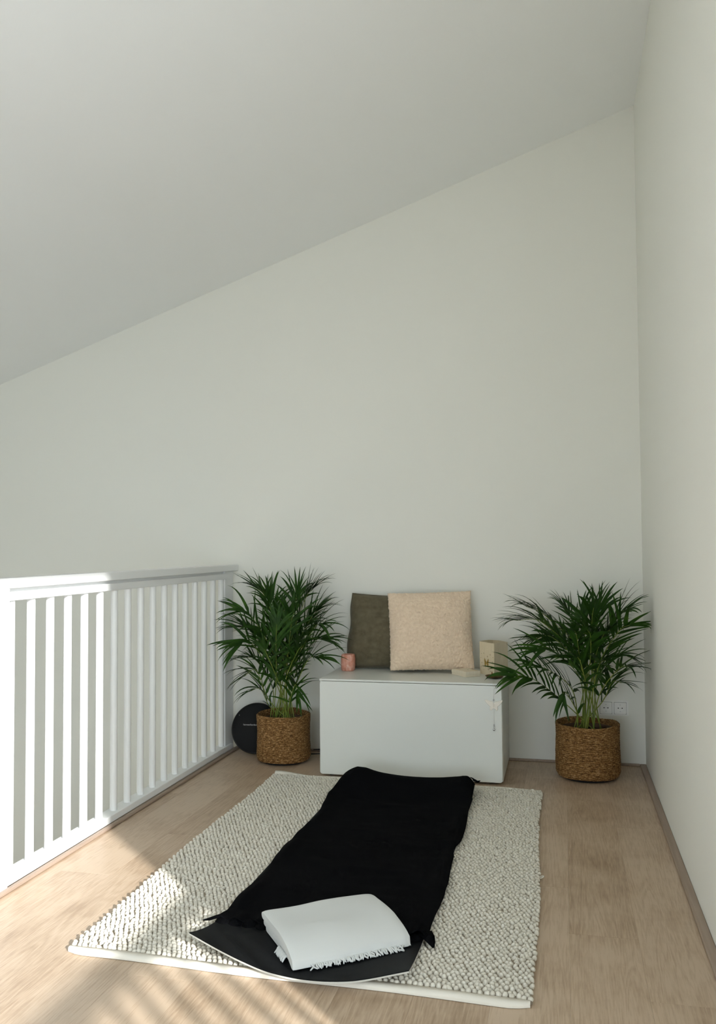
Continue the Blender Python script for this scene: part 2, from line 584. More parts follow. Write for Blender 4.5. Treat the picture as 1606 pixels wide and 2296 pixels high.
# flat hems on the two short ends
for nm, vs, yoff in (('hem', 1.0, -0.030), ('hem', 0.0, 0.022)):
    mb = MB()
    V, Fc = [], []
    k = 50
    sec = [(0.004, 0.0012), (0.0, 0.0125), (0.5, 0.0135), (0.96, 0.0115), (1.0, 0.006), (0.99, 0.0012)]
    for i in range(k + 1):
        u = 0.003 + 0.994 * i / k
        p = rug_pt(u, vs)
        rr = min(1.0, min(u, 1 - u) * 30)
        lift = 0.016 * max(0, 1 - u / 0.14) ** 1.5 if vs == 0.0 else 0.0
        ext = 1.0 + (0.9 * max(0, 1 - u / 0.12) if vs == 0.0 else 0.0)
        for t, z in sec:
            V.append((p.x, p.y + yoff * t * ext * (0.45 + 0.55 * rr), z + lift * t + (0.0015 * math.sin(u * 31) if t > 0.4 and z > 0.002 else 0)))
    n = len(sec)
    for i in range(k):
        for s in range(n - 1):
            q = (i * n + s, i * n + s + 1, (i + 1) * n + s + 1, (i + 1) * n + s)
            Fc.append(q if yoff > 0 else q[::-1])
    mb.add(V, Fc)
    mb.build(nm, M['hem'], rug, True)
# the knotted pile: thousands of loops
rnd = random.Random(3)
mb = MB()
KX, KY = 84, 120
ring = [(0.0, 1.0), (0.62, 0.83), (0.97, 0.36), (0.92, -0.15)]
ns = 8
for j in range(KY):
    for i in range(KX):
        u = (i + 0.5 + (0.25 if j % 2 else -0.25)) / KX
        v = (j + 0.5) / KY
        p = rug_pt(min(max(u, 0.002), 0.998), 0.001 + 0.998 * v)
        edge = i in (0, KX - 1)
        rx = 0.0074 * rnd.uniform(0.86, 1.12)
        ry = 0.0083 * rnd.uniform(0.88, 1.15)
        hz = 0.0115 * rnd.uniform(0.75, 1.15) * (0.9 if edge else 1)
        ax = rnd.gauss(0.25, 0.35)
        ca, sa = math.cos(ax), math.sin(ax)
        px, py = p.x + rnd.gauss(0, 0.0012), p.y + rnd.gauss(0, 0.0014)
        tx, ty = rnd.gauss(0, 0.002), rnd.gauss(-0.0015, 0.002)
        V = [(px + tx, py + ty, 0.0085 + hz)]
        for rr, hh in ring[1:]:
            for s in range(ns):
                a = 2 * PI * s / ns
                x, y = rx * rr * math.cos(a), ry * rr * math.sin(a)
                V.append((px + x * ca - y * sa + tx * max(hh, 0), py + x * sa + y * ca + ty * max(hh, 0), 0.0085 + hz * hh))
        Fc = []
        for s in range(ns):
            s2 = (s + 1) % ns
            Fc.append((0, 1 + s, 1 + s2))
            for q in range(2):
                Fc.append((1 + q * ns + s, 1 + (q + 1) * ns + s, 1 + (q + 1) * ns + s2, 1 + q * ns + s2))
        mb.add(V, Fc)
o = mb.build('pile', M['wool'], rug, True)
o['kind'] = 'stuff'
# stray loop of yarn at the right edge
p = rug_pt(1.0, 0.56)
mb = MB().tube([(p.x + 0.006 + 0.008 * math.sin(a), p.y + 0.008 * math.cos(a), 0.010 + 0.003 * math.sin(a)) for a in [i * 0.45 for i in range(15)]], 0.0022, 6)
mb.build('loose_loop', M['wool'], rug, True)

# ------------------------------------------------------------------ yoga mat
MZ = 0.0215
mat_o = thing('exercise_mat', 'thin black exercise mat with grey underside and curled front corners', 'mat', (0, 0, 0))
mx0, mx1 = -1.418, -0.802


def mat_pt(u, v):
    # v=0 rear, v=1 front
    yf = -2.472 - 0.088 * math.sin(PI * min(u * 0.92 + 0.02, 1.0)) ** 1.2 - 0.045 * u
    x = mx0 + (mx1 - mx0) * u
    y = -0.86 + (yf + 0.86) * v
    z = MZ
    d = max(0.0, (v - 0.86) / 0.14)
    z += 0.040 * (max(0, 1 - u / 0.42) ** 1.6) * d ** 1.8
    z += 0.017 * (max(0, 1 - (1 - u) / 0.24) ** 1.5) * d ** 1.6
    z += 0.006 * d * d * (0.5 + 0.5 * math.sin(u * 9 - 1.0))
    x -= 0.012 * d * d * max(0, 1 - u / 0.3)
    return Vector((x, y, z))


def sheet(fn, nu, nv, th):
    V, Fc, mi = [], [], []
    for k in (0, 1):
        for j in range(nv + 1):
            for i in range(nu + 1):
                p = fn(i / nu, j / nv)
                V.append((p.x, p.y, p.z + (th if k == 0 else 0)))
    w1 = nu + 1
    off = w1 * (nv + 1)
    for j in range(nv):
        for i in range(nu):
            a = j * w1 + i
            Fc.append((a, a + w1, a + w1 + 1, a + 1)); mi.append(0)
            Fc.append((a + off, a + off + 1, a + off + w1 + 1, a + off + w1)); mi.append(1)
    for i in range(nu):
        a = i; Fc.append((a, a + 1, a + 1 + off, a + off)); mi.append(1)
        a = nv * w1 + i; Fc.append((a, a + off, a + 1 + off, a + 1)); mi.append(1)
    for j in range(nv):
        a = j * w1; Fc.append((a, a + off, a + w1 + off, a + w1)); mi.append(1)
        a = j * w1 + nu; Fc.append((a, a + w1, a + w1 + off, a + off)); mi.append(1)
    return V, Fc, mi


for nm, lo, th, mt in (('grip_layer', 0.0045, 0.0022, 'mat_top'), ('under_layer', 0.0, 0.0045, 'mat_under')):
    V, Fc, mi = sheet(lambda u, v: mat_pt(u, v) + Vector((0, 0, lo)), 44, 110, th)
    MB().add(V, Fc).build(nm, M[mt], mat_o, True, auto=40)

# ------------------------------------------------------------------ black cloth
CZ = 0.0298


def crest(x):
    t = (x + 1.41) / 0.62
    return 0.076 - 0.026 * math.sin(PI * min(max((t - 0.18) / 0.80, 0), 1)) + 0.010 * math.exp(-((t - 0.16) / 0.09) ** 2)


def cloth_pt(u, v):
    # left and right borders run from the rear (v=0) to the front (v=1)
    yl = -0.70 + (-2.288 + 0.70) * v
    x0 = -1.372 - 0.040 * min(1, v * 5) - 0.006 * math.sin(v * 14) - 0.004 * math.sin(v * 31) - 0.004 * v
    x1 = -0.812 + 0.016 * min(1, v * 6) + 0.010 * v + 0.005 * math.sin(v * 17 + 1) - 0.012 * math.exp(-((v - 0.53) / 0.03) ** 2)
    x = x0 + (x1 - x0) * u
    yf = -0.012 * abs(math.sin(PI * (u * 10.3 + 0.15))) - 0.012 * math.sin(u * 7)
    y = yl + yf * max(0, (v - 0.9) / 0.1)
    z = CZ
    # raised end by the bench
    d = (y + 0.795) / 0.085
    b = math.exp(-d * d) if d > 0 else math.exp(-(d / 1.9) ** 2)
    side = min(1.0, min(u, 1 - u) / 0.09)
    z += crest(x) * b * (0.45 + 0.55 * side ** 0.6)
    z += 0.030 * math.exp(-((u - 0.02) / 0.07) ** 2) * math.exp(-((v - 0.16) / 0.10) ** 2)
    # folds
    p = Vector((x, y, 0))
    z += 0.004 * (fbm(p, 5, 2) + 0.6) + 0.003 * (fbm((x * 1.2, y * 3, 0), 6, 5) + 0.5)
    z += 0.0045 * max(0, math.sin(y * 17 + x * 5 + 2.2 * fbm(p, 3, 9))) ** 3
    z += 0.011 * math.exp(-((u - 0.05) / 0.035) ** 2) * (0.5 + 0.5 * math.sin(v * 23)) * min(1, v * 3)
    z += 0.009 * math.exp(-((u - 0.95) / 0.03) ** 2) * (0.5 + 0.5 * math.sin(v * 19 + 1))
    # border falls onto the rug
    if min(u, 1 - u) < 0.02:
        z -= 0.004 * (1 - min(u, 1 - u) / 0.02)
    # frilled front
    fz = max(0, (v - 0.955) / 0.045)
    z += fz * 0.009 * (0.5 + 0.5 * math.sin(u * 65 + 1)) * (1 if u < 0.3 or u > 0.85 else 0.5)
    return Vector((x, y, z))


V, Fc, mi = sheet(cloth_pt, 130, 220, 0.0032)
cloth = thing('cloth_throw', 'long black cloth spread over the mat in front of the bench', 'blanket', (0, 0, 0))
MB().add(V, Fc).build('spread', M['black_cloth'], cloth, True, auto=70)
# rounded flaps hanging from the front border
rnd = random.Random(11)
for u0 in (0.035, 0.100, 0.165, 0.235, 0.300, 0.885, 0.945):
    c = cloth_pt(u0, 1.0)
    w = rnd.uniform(0.023, 0.029)
    dp = rnd.uniform(0.020, 0.027)
    n = 12
    V, Fc = [], []
    for i in range(n + 1):
        t = i / n
        bulge = math.sin(PI * t) ** 0.6
        for s_ in range(6):
            q = s_ / 5
            yy = c.y + 0.014 - (0.012 + dp * bulge) * q
            zz = MZ + 0.0085 + 0.011 * bulge * math.sin(PI * (0.35 + 0.65 * q)) + 0.0015 * math.sin(u0 * 90 + q * 4)
            V.append((c.x - w + 2 * w * t, yy, zz))
    for i in range(n):
        for s_ in range(5):
            Fc.append((i * 6 + s_, i * 6 + s_ + 1, (i + 1) * 6 + s_ + 1, (i + 1) * 6 + s_))
    o = MB().add(V, Fc).build('hem_scallop', M['black_cloth'], cloth, True)
    sm = o.modifiers.new('solid', 'SOLIDIFY'); sm.thickness = 0.002
# pointed tails at the corners
def tail(pts, wid):
    V, Fc = [], []
    for i, (p, w) in enumerate(zip(pts, wid)):
        p = Vector(p)
        d = (Vector(pts[min(i + 1, len(pts) - 1)]) - Vector(pts[max(i - 1, 0)])).normalized()
        s = Vector((-d.y, d.x, 0)).normalized()
        V += [p + s * w, p + Vector((0, 0, 0.006)) * (w / wid[0]), p - s * w]
    for i in range(len(pts) - 1):
        for q in range(2):
            Fc.append((i * 3 + q, i * 3 + q + 1, (i + 1) * 3 + q + 1, (i + 1) * 3 + q))
    o = MB().add(V, Fc).build('corner_tail', M['black_cloth'], cloth, True)
    sm = o.modifiers.new('solid', 'SOLIDIFY'); sm.thickness = 0.003
tail([(-1.405, -2.285, 0.042), (-1.425, -2.297, 0.040), (-1.440, -2.305, 0.036), (-1.458, -2.310, 0.034)], [0.012, 0.009, 0.008, 0.002])
tail([(-0.800, -2.275, 0.042), (-0.785, -2.300, 0.040), (-0.774, -2.322, 0.036), (-0.766, -2.338, 0.030)], [0.022, 0.018, 0.011, 0.003])
tail([(-0.812, -0.790, 0.095), (-0.798, -0.785, 0.088), (-0.787, -0.780, 0.082), (-0.778, -0.782, 0.086)], [0.030, 0.022, 0.014, 0.006])

# ------------------------------------------------------------------ folded white blanket
bl = thing('folded_blanket', 'folded off-white cotton blanket with fringe lying on the mat', 'blanket', (-1.102, -2.558, MZ + 0.0085), math.radians(36.5))
BW, BD, BH = 0.347, 0.270, 0.060


def slab(y0, y1, z0, z1, x0, x1, rf, nx=40, seg=8, wob=0.003, seed=0):
    """layer of folded cloth: rounded fold along the front and the rear"""
    prof = []
    h = (z1 - z0) / 2
    r = min(h, rf)
    for i in range(seg + 1):
        a = PI / 2 + PI * i / seg
        prof.append((y0 + r + r * math.cos(a), z0 + h + h * math.sin(a)))
    for i in range(1, 8):
        prof.append((y0 + r + (y1 - y0 - 2 * r) * i / 8, z0))
    for i in range(seg + 1):
        a = -PI / 2 + PI * i / seg
        prof.append((y1 - r + r * math.cos(a), z0 + h + h * math.sin(a)))
    for i in range(1, 12):
        prof.append((y1 - r - (y1 - y0 - 2 * r) * i / 12, z1))
    n = len(prof)
    V, Fc = [], []
    for i in range(nx + 1):
        t = i / nx
        e = min(1.0, min(t, 1 - t) * 16)
        sq = 0.80 + 0.20 * math.sqrt(max(0, 1 - (1 - e) ** 2))
        e2 = min(1.0, (1 - t) * 9)
        sq *= 0.45 + 0.55 * math.sqrt(max(0, 1 - (1 - e2) ** 2))
        zc = (z0 + z1) / 2
        for y, z in prof:
            x = x0 + (x1 - x0) * t
            ww = wob * (fbm((x, y, z), 9, seed)) if z > z0 + 0.001 else 0
            # the far right corner is soft and sits lower, the front edge slopes down
            sl = 0.0
            zz = zc + (z - zc) * sq + ww
            yy = y + 0.006 * fbm((x, 0, z), 6, seed + 3)
            k = max(0, (x - 0.22) / 0.12)
            yy -= 0.016 * k * k * (yy / BD)
            V.append((x, yy, zz))
    for i in range(nx):
        for s in range(n):
            s2 = (s + 1) % n
            Fc.append((i * n + s, (i + 1) * n + s, (i + 1) * n + s2, i * n + s2))
    Fc.append(tuple(range(n)))
    Fc.append(tuple(nx * n + s for s in range(n - 1, -1, -1)))
    return V, Fc


def bl_shape(V):
    # wedge: thick at the rear, falling towards the front fold
    out = []
    for x, y, z in V:
        t = min(max(y / BD, 0), 1)
        k = 0.60 + 0.40 * min(1, t / 0.42) ** 0.75
        out.append((x, y, z * k))
    return out


layers = [(0.030, BD - 0.004, 0.000, 0.020, 0.010, BW - 0.012, 0.010), (0.022, BD - 0.002, 0.019, 0.038, 0.004, BW - 0.005, 0.010)]
for i, (y0, y1, z0, z1, x0, x1, r) in enumerate(layers):
    V, Fc = slab(y0, y1, z0, z1, x0, x1, r, seed=i * 4)
    MB().add(bl_shape(V), Fc).build('inner_fold', M['blanket'], bl, True, auto=55)
V, Fc = slab(0.0, BD + 0.004, 0.036, BH, 0.0, BW, 0.022, wob=0.004, seed=9)
# outer fold wraps around the front
V2 = []
for x, y, z in bl_shape(V):
    k = max(0.0, 1 - y / 0.075)
    k = k * k * (3 - 2 * k)
    zt, zm = 0.060 * 0.72, 0.048 * 0.68
    if z < zm + 0.003 and y < 0.075:
        z = z + (0.003 - z) * min(1, k * 1.25)
    if y < 0.085:
        t = 1 - max(y, 0) / 0.085
        z = 0.003 + (z - 0.003) * math.sqrt(max(0.0, 1 - 0.86 * t ** 2.2))
    V2.append((x, y, z))
MB().add(V2, Fc).build('outer_fold', M['blanket'], bl, True, auto=55)
rnd = random.Random(5)
mb = MB()
for k in range(54):
    x = 0.055 + 0.262 * k / 53 + rnd.gauss(0, 0.0015)
    y = 0.006
    pts = [(x, y + 0.012, 0.010), (x + rnd.gauss(0, 0.002), y - 0.003, 0.0085), (x + rnd.gauss(0, 0.003), y - 0.010, 0.005), (x + rnd.gauss(0, 0.005), y - 0.016 - rnd.random() * 0.006, 0.0028)]
    mb.tube(pts, [0.0026, 0.0030, 0.0028, 0.0018], 6)
for k in range(16):
    y = 0.060 + 0.062 * k / 15
    pts = [(0.012, y, 0.016), (-0.001, y + rnd.gauss(0, 0.002), 0.014), (-0.006, y + rnd.gauss(0, 0.002), 0.008), (-0.009 - rnd.random() * 0.004, y + rnd.gauss(0, 0.003), 0.003)]
    mb.tube(pts, [0.0024, 0.0028, 0.0026, 0.0016], 6)
o = mb.build('fringe', M['blanket'], bl, True)
o['kind'] = 'stuff'


# ------------------------------------------------------------------ cushions
def cushion(name, label, bl_, br_, tl_, tr_, T_, mat, seed, wr=0.004, pinch=0.03, n=56, outline=0.0):
    bl_, br_, tl_, tr_ = map(Vector, (bl_, br_, tl_, tr_))
    c = (bl_ + br_ + tl_ + tr_) / 4
    nrm = ((br_ - bl_).cross(tl_ - bl_)).normalized()
    if nrm.y > 0:
        nrm = -nrm
    base = (bl_ + br_) / 2
    root = thing(name, label, 'cushion', base, group='cushions on the bench')
    V, Fc = [], []
    P = {}
    def outl(u, v):
        a, b = u * 2 - 1, v * 2 - 1
        uu = a * (1 - pinch * (1 - b * b))
        vv = b * (1 - pinch * (1 - a * a))
        if outline:
            uu *= 1 + outline * math.sin(v * 14 + seed) * abs(a) ** 6
        q = bl_.lerp(br_, (uu + 1) / 2).lerp(tl_.lerp(tr_, (uu + 1) / 2), (vv + 1) / 2)
        return q, a, b
    for sgn in (1, -1):
        for j in range(n + 1):
            for i in range(n + 1):
                q, a, b = outl(i / n, j / n)
                h = max(0, (1 - abs(a) ** 2.6) * (1 - abs(b) ** 2.6)) ** 0.62 * (1 - 0.25 * max(0, b))
                h = T_ * h
                if h > 0:
                    e = min(1, h / T_ * 1.5)
                    h += e * (wr * 1.2 * fbm(q, 9, seed) + wr * 0.7 * abs(fbm((q.x * 3, q.y, q.z * 9), 5, seed + 4)))
                p = q + nrm * (h * sgn * (1.0 if sgn > 0 else 0.6)) - base
                P[(sgn, i, j)] = len(V)
                V.append(p)
    for sgn in (1, -1):
        for j in range(n):
            for i in range(n):
                q = (P[sgn, i, j], P[sgn, i + 1, j], P[sgn, i + 1, j + 1], P[sgn, i, j + 1])
                Fc.append(q if sgn > 0 else q[::-1])
    o = MB().add(V, Fc).build('cover', mat, root, True)
    bm = bmesh.new(); bm.from_mesh(o.data)
    bmesh.ops.remove_doubles(bm, verts=bm.verts[:], dist=1e-5)
    bmesh.ops.recalc_face_normals(bm, faces=bm.faces[:])
    bm.to_mesh(o.data); bm.free()
    return root, o, outl


def seam(root, outl, mat, r, n=30):
    loop = []
    for k in range(4 * n):
        s, t = divmod(k, n)
        t = t / n
        u, v = ((t, 0), (1, t), (1 - t, 1), (0, 1 - t))[s]
        loop.append(outl(u, v)[0] - root.location)
    loop.append(loop[0])
    MB().tube(loop, r, 6, False).build('piping', mat, root, True)


g_root, g_o, g_outl = cushion('cushion', 'dark olive velvet cushion leaning on the wall behind the pale pink one',
        (-1.553, -0.150, 0.485), (-1.115, -0.120, 0.485), (-1.533, -0.055, 0.880), (-1.110, -0.045, 0.862), 0.070, M['olive'], 3.0, 0.020, 0.035, outline=0.018)
seam(g_root, g_outl, M['olive'], 0.0025)
p_root, p_o, p_outl = cushion('cushion', 'fluffy pale pink teddy cushion at the centre of the white bench',
        (-1.282, -0.262, 0.492), (-0.852, -0.195, 0.494), (-1.318, -0.135, 0.885), (-0.880, -0.080, 0.898), 0.088, M['teddy'], 8.0, 0.010, 0.022, n=190)
# curly pile: fine tufted relief over the whole cover
me = p_o.data
rnd = random.Random(21)
cos = [vv.co.copy() for vv in me.vertices]
nrs = [vv.normal.copy() for vv in me.vertices]
flat = []
for c, nn in zip(cos, nrs):
    h = 0.0030 * fbm(c, 95, 1.0) + 0.0022 * fbm(c, 210, 4.0) + rnd.gauss(0, 0.0007)
    flat += list(c + nn * h)
me.vertices.foreach_set('co', flat)
me.update()

# ------------------------------------------------------------------ small things on the bench
ZB = 0.480
cd = thing('candle_holder', 'pink rock salt tealight holder beside the olive cushion', 'candle holder', (-1.519, -0.210, ZB))
prof = [(0.030, 0.0), (0.0345, 0.004), (0.0375, 0.030), (0.0375, 0.060), (0.0355, 0.080), (0.033, 0.086)]
V, Fc = [], []
n = 36
inner = [(0.024, 0.086), (0.022, 0.060), (0.0, 0.060)]
full = prof + inner
for r, z in full:
    for j in range(n):
        a = 2 * PI * j / n
        # softly squared block
        k = (abs(math.cos(a)) ** 5 + abs(math.sin(a)) ** 5) ** (-1 / 5) if r > 0.025 else 1.0
        k = 1 + (k - 1) * 0.55
        w = 1 + (0.035 * fbm((math.cos(a), math.sin(a), z * 25), 1.6, 3) if r > 0.025 else 0)
        V.append((r * k * w * math.cos(a), r * k * w * math.sin(a), z))
for i in range(len(full) - 1):
    for j in range(n):
        j2 = (j + 1) % n
        Fc.append((i * n + j, i * n + j2, (i + 1) * n + j2, (i + 1) * n + j))
Fc.append(tuple(range(n - 1, -1, -1)))
MB().add(V, Fc).build('stone_body', M['salt'], cd, True, auto=50)
MB().lathe([(0.0185, 0.0605), (0.0185, 0.074), (0.0175, 0.0745)], 24).build('tealight', M['wax'], cd, True, auto=40)

# small flat box
bxo = thing('cardboard_box', 'flat cream cardboard box lying in front of the pink cushion', 'box', (-0.881, -0.350, ZB), math.atan2(0.65, 0.76))
MB().box((0.0, 0.0, 0.0), (0.086, 0.127, 0.013), 0.0012, 1).build('tray', M['card'], bxo)
MB().box((-0.0012, -0.0012, 0.0125), (0.0872, 0.1282, 0.0275), 0.0015, 2).build('lid', M['card'], bxo)
MB().lathe([(0.0028, 0.0274), (0.0028, 0.0279)], 10, (0.052, 0.058, 0)).build('printed_dot', M['dot'], bxo)

# paper lantern
lt = thing('paper_lantern', 'cream paper lantern bag printed with a gold butterfly beside the small box', 'lantern', (-0.744, -0.295, ZB))
Fp, Lp, Rp = Vector((0, 0, 0)), Vector((-0.080, 0.095, 0)), Vector((0.062, 0.068, 0))
Bp = Lp + Rp
HT = 0.165
th = 0.0012
cen = Bp / 2


def pan(a, b, nx=8, nz=10, crease=0.0, top=0.0, seed=0, flare=1.0):
    nrm = (b - a).cross(Vector((0, 0, 1))).normalized()
    V, Fc = [], []
    for s in (0, 1):
        for j in range(nz + 1):
            for i in range(nx + 1):
                t, w = i / nx, j / nz
                p = a.lerp(b, t)
                p = cen + (p - cen) * (1 + 0.02 * w)
                q = p + nrm * (crease * (1 - abs(2 * t - 1)) * (0.3 + 0.7 * w) - th * s + 0.0012 * fbm((t * 3, w * 3, seed), 1.2, seed))
                V.append((q.x, q.y, HT * w + top * w * math.sin(PI * t)))
    w1 = nx + 1
    off = w1 * (nz + 1)
    for j in range(nz):
        for i in range(nx):
            k = j * w1 + i
            Fc.append((k, k + 1, k + w1 + 1, k + w1))
            Fc.append((k + off, k + off + w1, k + off + w1 + 1, k + off + 1))
    for i in range(nx):
        k = nz * w1 + i
        Fc.append((k, k + 1, k + 1 + off, k + off))
    return V, Fc


for a, b, cr, tp, sd in ((Lp, Fp, 0.0, 0.0, 1), (Fp, Rp, -0.004, 0.001, 2), (Rp, Bp, 0.0, 0.003, 3), (Bp, Lp, -0.006, 0.004, 4)):
    V, Fc = pan(a, b, crease=cr, top=tp, seed=sd)
    MB().add(V, Fc).build('paper_side', M['paper'], lt)
MB().add([Fp + Vector((0, 0, .001)), Rp + Vector((0, 0, .001)), Bp + Vector((0, 0, .001)), Lp + Vector((0, 0, .001))], [(0, 1, 2, 3)]).build('paper_base', M['paper'], lt)
# print on the left face
ex = (Fp - Lp).normalized()
en = ex.cross(Vector((0, 0, 1))).normalized()
fl = (Fp - Lp).length


def on_face(poly, mbx, lift=0.0016):
    V = []
    for s, z in poly:
        p = Lp + ex * s
        p = cen + (p - cen) * (1 + 0.02 * z / HT)
        V.append(p + en * lift + Vector((0, 0, z)))
    mbx.add(V, [tuple(range(len(poly)))])


mb = MB()
bs_, bz = fl * 0.48, 0.062
wing_u = [(0.000, -0.004), (0.003, 0.006), (0.010, 0.014), (0.0165, 0.022), (0.0190, 0.020), (0.0195, 0.008), (0.0175, -0.002)]
wing_l = [(0.000, -0.003), (0.0175, -0.002), (0.0185, -0.010), (0.0150, -0.019), (0.011, -0.0235), (0.0075, -0.016), (0.003, -0.009)]
for sg in (1, -1):
    for wg in (wing_u, wing_l):
        pts = [(bs_ + sg * x * 0.95, bz + z) for x, z in wg]
        on_face(pts, mb)
mb.build('butterfly_print', M['gold'], lt)
mb = MB()
rnd = random.Random(17)
for s, z in ((0.30, .108), (.74, .105), (.55, .094), (.10, .083), (.16, .058), (.88, .070), (.60, .028), (.86, .040), (.42, .038), (.10, .036), (.74, .022), (.30, .024), (.92, .094), (.14, .104)):
    r = rnd.uniform(0.0016, 0.0030)
    on_face([(fl * s + r * 0.8 * math.cos(a * PI / 4), z + r * 1.3 * math.sin(a * PI / 4)) for a in range(8)], mb)
for _ in range(70):
    s, z = rnd.uniform(0.04, 0.96), rnd.uniform(0.006, 0.125) * rnd.uniform(0.55, 1)
    r = rnd.uniform(0.0005, 0.0010)
    on_face([(fl * s + r * math.cos(a * PI / 3), z + r * math.sin(a * PI / 3)) for a in range(6)], mb)
o = mb.build('dot_print', M['dot'], lt)
o['kind'] = 'stuff'

# incense dish
dsh = thing('incense_dish', 'small dark brass dish holding a brown incense cone near the lantern', 'dish', (-0.740, -0.345, ZB))
MB().lathe([(0.020, 0.0), (0.022, 0.001), (0.040, 0.006), (0.0455, 0.011), (0.0465, 0.012), (0.0450, 0.0125), (0.040, 0.0085), (0.022, 0.0035), (0.002, 0.003)], 40).build('bowl', M['brass'], dsh, True, auto=60)
MB().lathe([(0.0068, 0.0032), (0.0062, 0.006), (0.0035, 0.022), (0.0012, 0.032), (0.0004, 0.033)], 16, (-0.012, -0.002, 0)).build('incense_cone', M['incense'], dsh, True)

# butterfly ornament hanging over the drawer
og = thing('butterfly_ornament', 'ivory fabric butterfly on a thread hanging over the bench front', 'ornament', (-0.7315, -0.5262, 0.256))
MB().tube([(0.0, 0.08, 0.2245), (0.0, 0.02, 0.2249), (0.0, 0.0025, 0.2244), (0, 0.0, 0.220), (0, 0.0, 0.146)], 0.0007, 5).build('thread', M['thread'], og, True)
MB().sphere((0, -0.001, 0.146), 0.0042, 14).build('bead', M['silver'], og, True)
bf = [(0.0, 0.132), (0.006, 0.140), (0.016, 0.141), (0.040, 0.148), (0.0425, 0.143), (0.036, 0.133), (0.024, 0.120), (0.017, 0.116), (0.020, 0.108), (0.018, 0.099), (0.013, 0.096), (0.006, 0.104), (0.0, 0.107)]
poly = bf + [(-x, z) for x, z in bf[-2:0:-1]]
o = MB().prism(poly[::-1], -0.0030, 0.0030).build('butterfly', M['lace'], og)
bv = o.modifiers.new('bevel', 'BEVEL'); bv.width = 0.0016; bv.segments = 2
MB().sphere((0, -0.0035, 0.121), 0.0028, 10, 3.4).build('butterfly_body', M['lace'], og, True)
MB().tube([(0, 0, 0.106), (0.0005, 0, 0.03)], 0.0007, 5).build('thread', M['thread'], og, True)
MB().sphere((0, -0.001, 0.029), 0.0038, 12).build('bead', M['silver'], og, True)
MB().tube([(0.001 + 0.003 * math.cos(a), -0.001, 0.0195 + 0.005 * math.sin(a)) for a in [i * 0.5 for i in range(13)]], 0.0009, 6).build('ring', M['silver'], og, True)
MB().sphere((0, -0.001, 0.007), 0.0062, 16).build('bell', M['silver'], og, True)

# ------------------------------------------------------------------ wall socket
so = thing('wall_socket', 'double white wall socket on the rear wall behind the right palm', 'socket', (-0.159, 0.0012, 0.2925))
MB().prism(rrect(-0.077, 0.077, -0.0385, 0.0385, 0.004), -0.0085, -0.0012).build('frame', M['plastic'], so)
for cx in (-0.0355, 0.0355):
    ins = link('socket_insert', None, so, (cx, 0, 0))
    hs = 0.0295
    ring_n = 32
    V, Fc = [], []
    sq = []
    for j in range(ring_n):
        a = 2 * PI * j / ring_n + PI / ring_n
        k = 1 / max(abs(math.cos(a)), abs(math.sin(a)))
        sq.append((hs * k * math.cos(a), hs * k * math.sin(a)))
    rings = [[(x, -0.0086, z) for x, z in sq], [(x, -0.0128, z) for x, z in sq]]
    for r, y in ((0.0195, -0.0128), (0.0190, -0.0124), (0.0188, -0.0088)):
        rings.append([(r * math.cos(2 * PI * j / ring_n + PI / ring_n), y, r * math.sin(2 * PI * j / ring_n + PI / ring_n)) for j in range(ring_n)])
    V = [p for rg in rings for p in rg]
    for i in range(len(rings) - 1):
        for j in range(ring_n):
            j2 = (j + 1) % ring_n
            Fc.append((i * ring_n + j, i * ring_n + j2, (i + 1) * ring_n + j2, (i + 1) * ring_n + j))
    Fc.append(tuple((len(rings) - 1) * ring_n + j for j in range(ring_n)))
    bpy.data.objects.remove(ins)
    mb = MB()
    for s_ in (-1, 1):
        mb.box((cx + s_ * 0.0300 - 0.0006, -0.0089, -0.0306), (cx + s_ * 0.0300 + 0.0006, -0.0080, 0.0306))
        mb.box((cx - 0.0306, -0.0089, s_ * 0.0300 - 0.0006), (cx + 0.0306, -0.0080, s_ * 0.0300 + 0.0006))
    mb.build('shadow_gap', M['dark'], so)  # solid black strips draw in the shade around the insert
    ins = MB().add(V, Fc).build('socket_insert', M['plastic'], so, loc=(cx, 0, 0))
    for hx in (-0.0095, 0.0095):
        MB().prism([(hx + 0.0030 * math.cos(a * PI / 6), 0.0030 * math.sin(a * PI / 6)) for a in range(12)], -0.0092, -0.0087).build('pin_hole', M['dark'], ins)
    MB().prism([(0.0016 * math.cos(a * PI / 5), 0.0016 * math.sin(a * PI / 5)) for a in range(10)], -0.0094, -0.0087).build('screw', M['metal'], ins)
    for sz in (-1, 1):
        MB().box((-0.0028, -0.0118, sz * 0.0172 - 0.0014), (0.0028, -0.0088, sz * 0.0172 + 0.0014)).build('earth_clip', M['metal'], ins)

# ------------------------------------------------------------------ round black loudspeaker
sp = thing('loudspeaker', 'round black loudspeaker on the floor behind the left palm basket', 'loudspeaker', (-2.062, -0.128, 0.1385))
spR = 0.138
sp.rotation_euler = (math.radians(-20), 0, math.radians(4))
V = []
def disc(prof, nm, mt, n=64):
    V, Fc = [], []
    for r, y in prof:
        for j in range(n):
            a = 2 * PI * j / n
            V.append((r * math.cos(a), y, r * math.sin(a)))
    for i in range(len(prof) - 1):
        for j in range(n):
            j2 = (j + 1) % n
            Fc.append((i * n + j, i * n + j2, (i + 1) * n + j2, (i + 1) * n + j))
    Fc.append(tuple(range(n - 1, -1, -1)))
    Fc.append(tuple((len(prof) - 1) * n + j for j in range(n)))
    return MB().add(V, Fc).build(nm, M[mt], sp, True, auto=60)
disc([(0.010, -0.0290), (0.060, -0.0280), (0.105, -0.0240), (0.128, -0.0180), (0.1345, -0.0140), (0.1350, -0.0100)], 'front_grille', 'speaker')
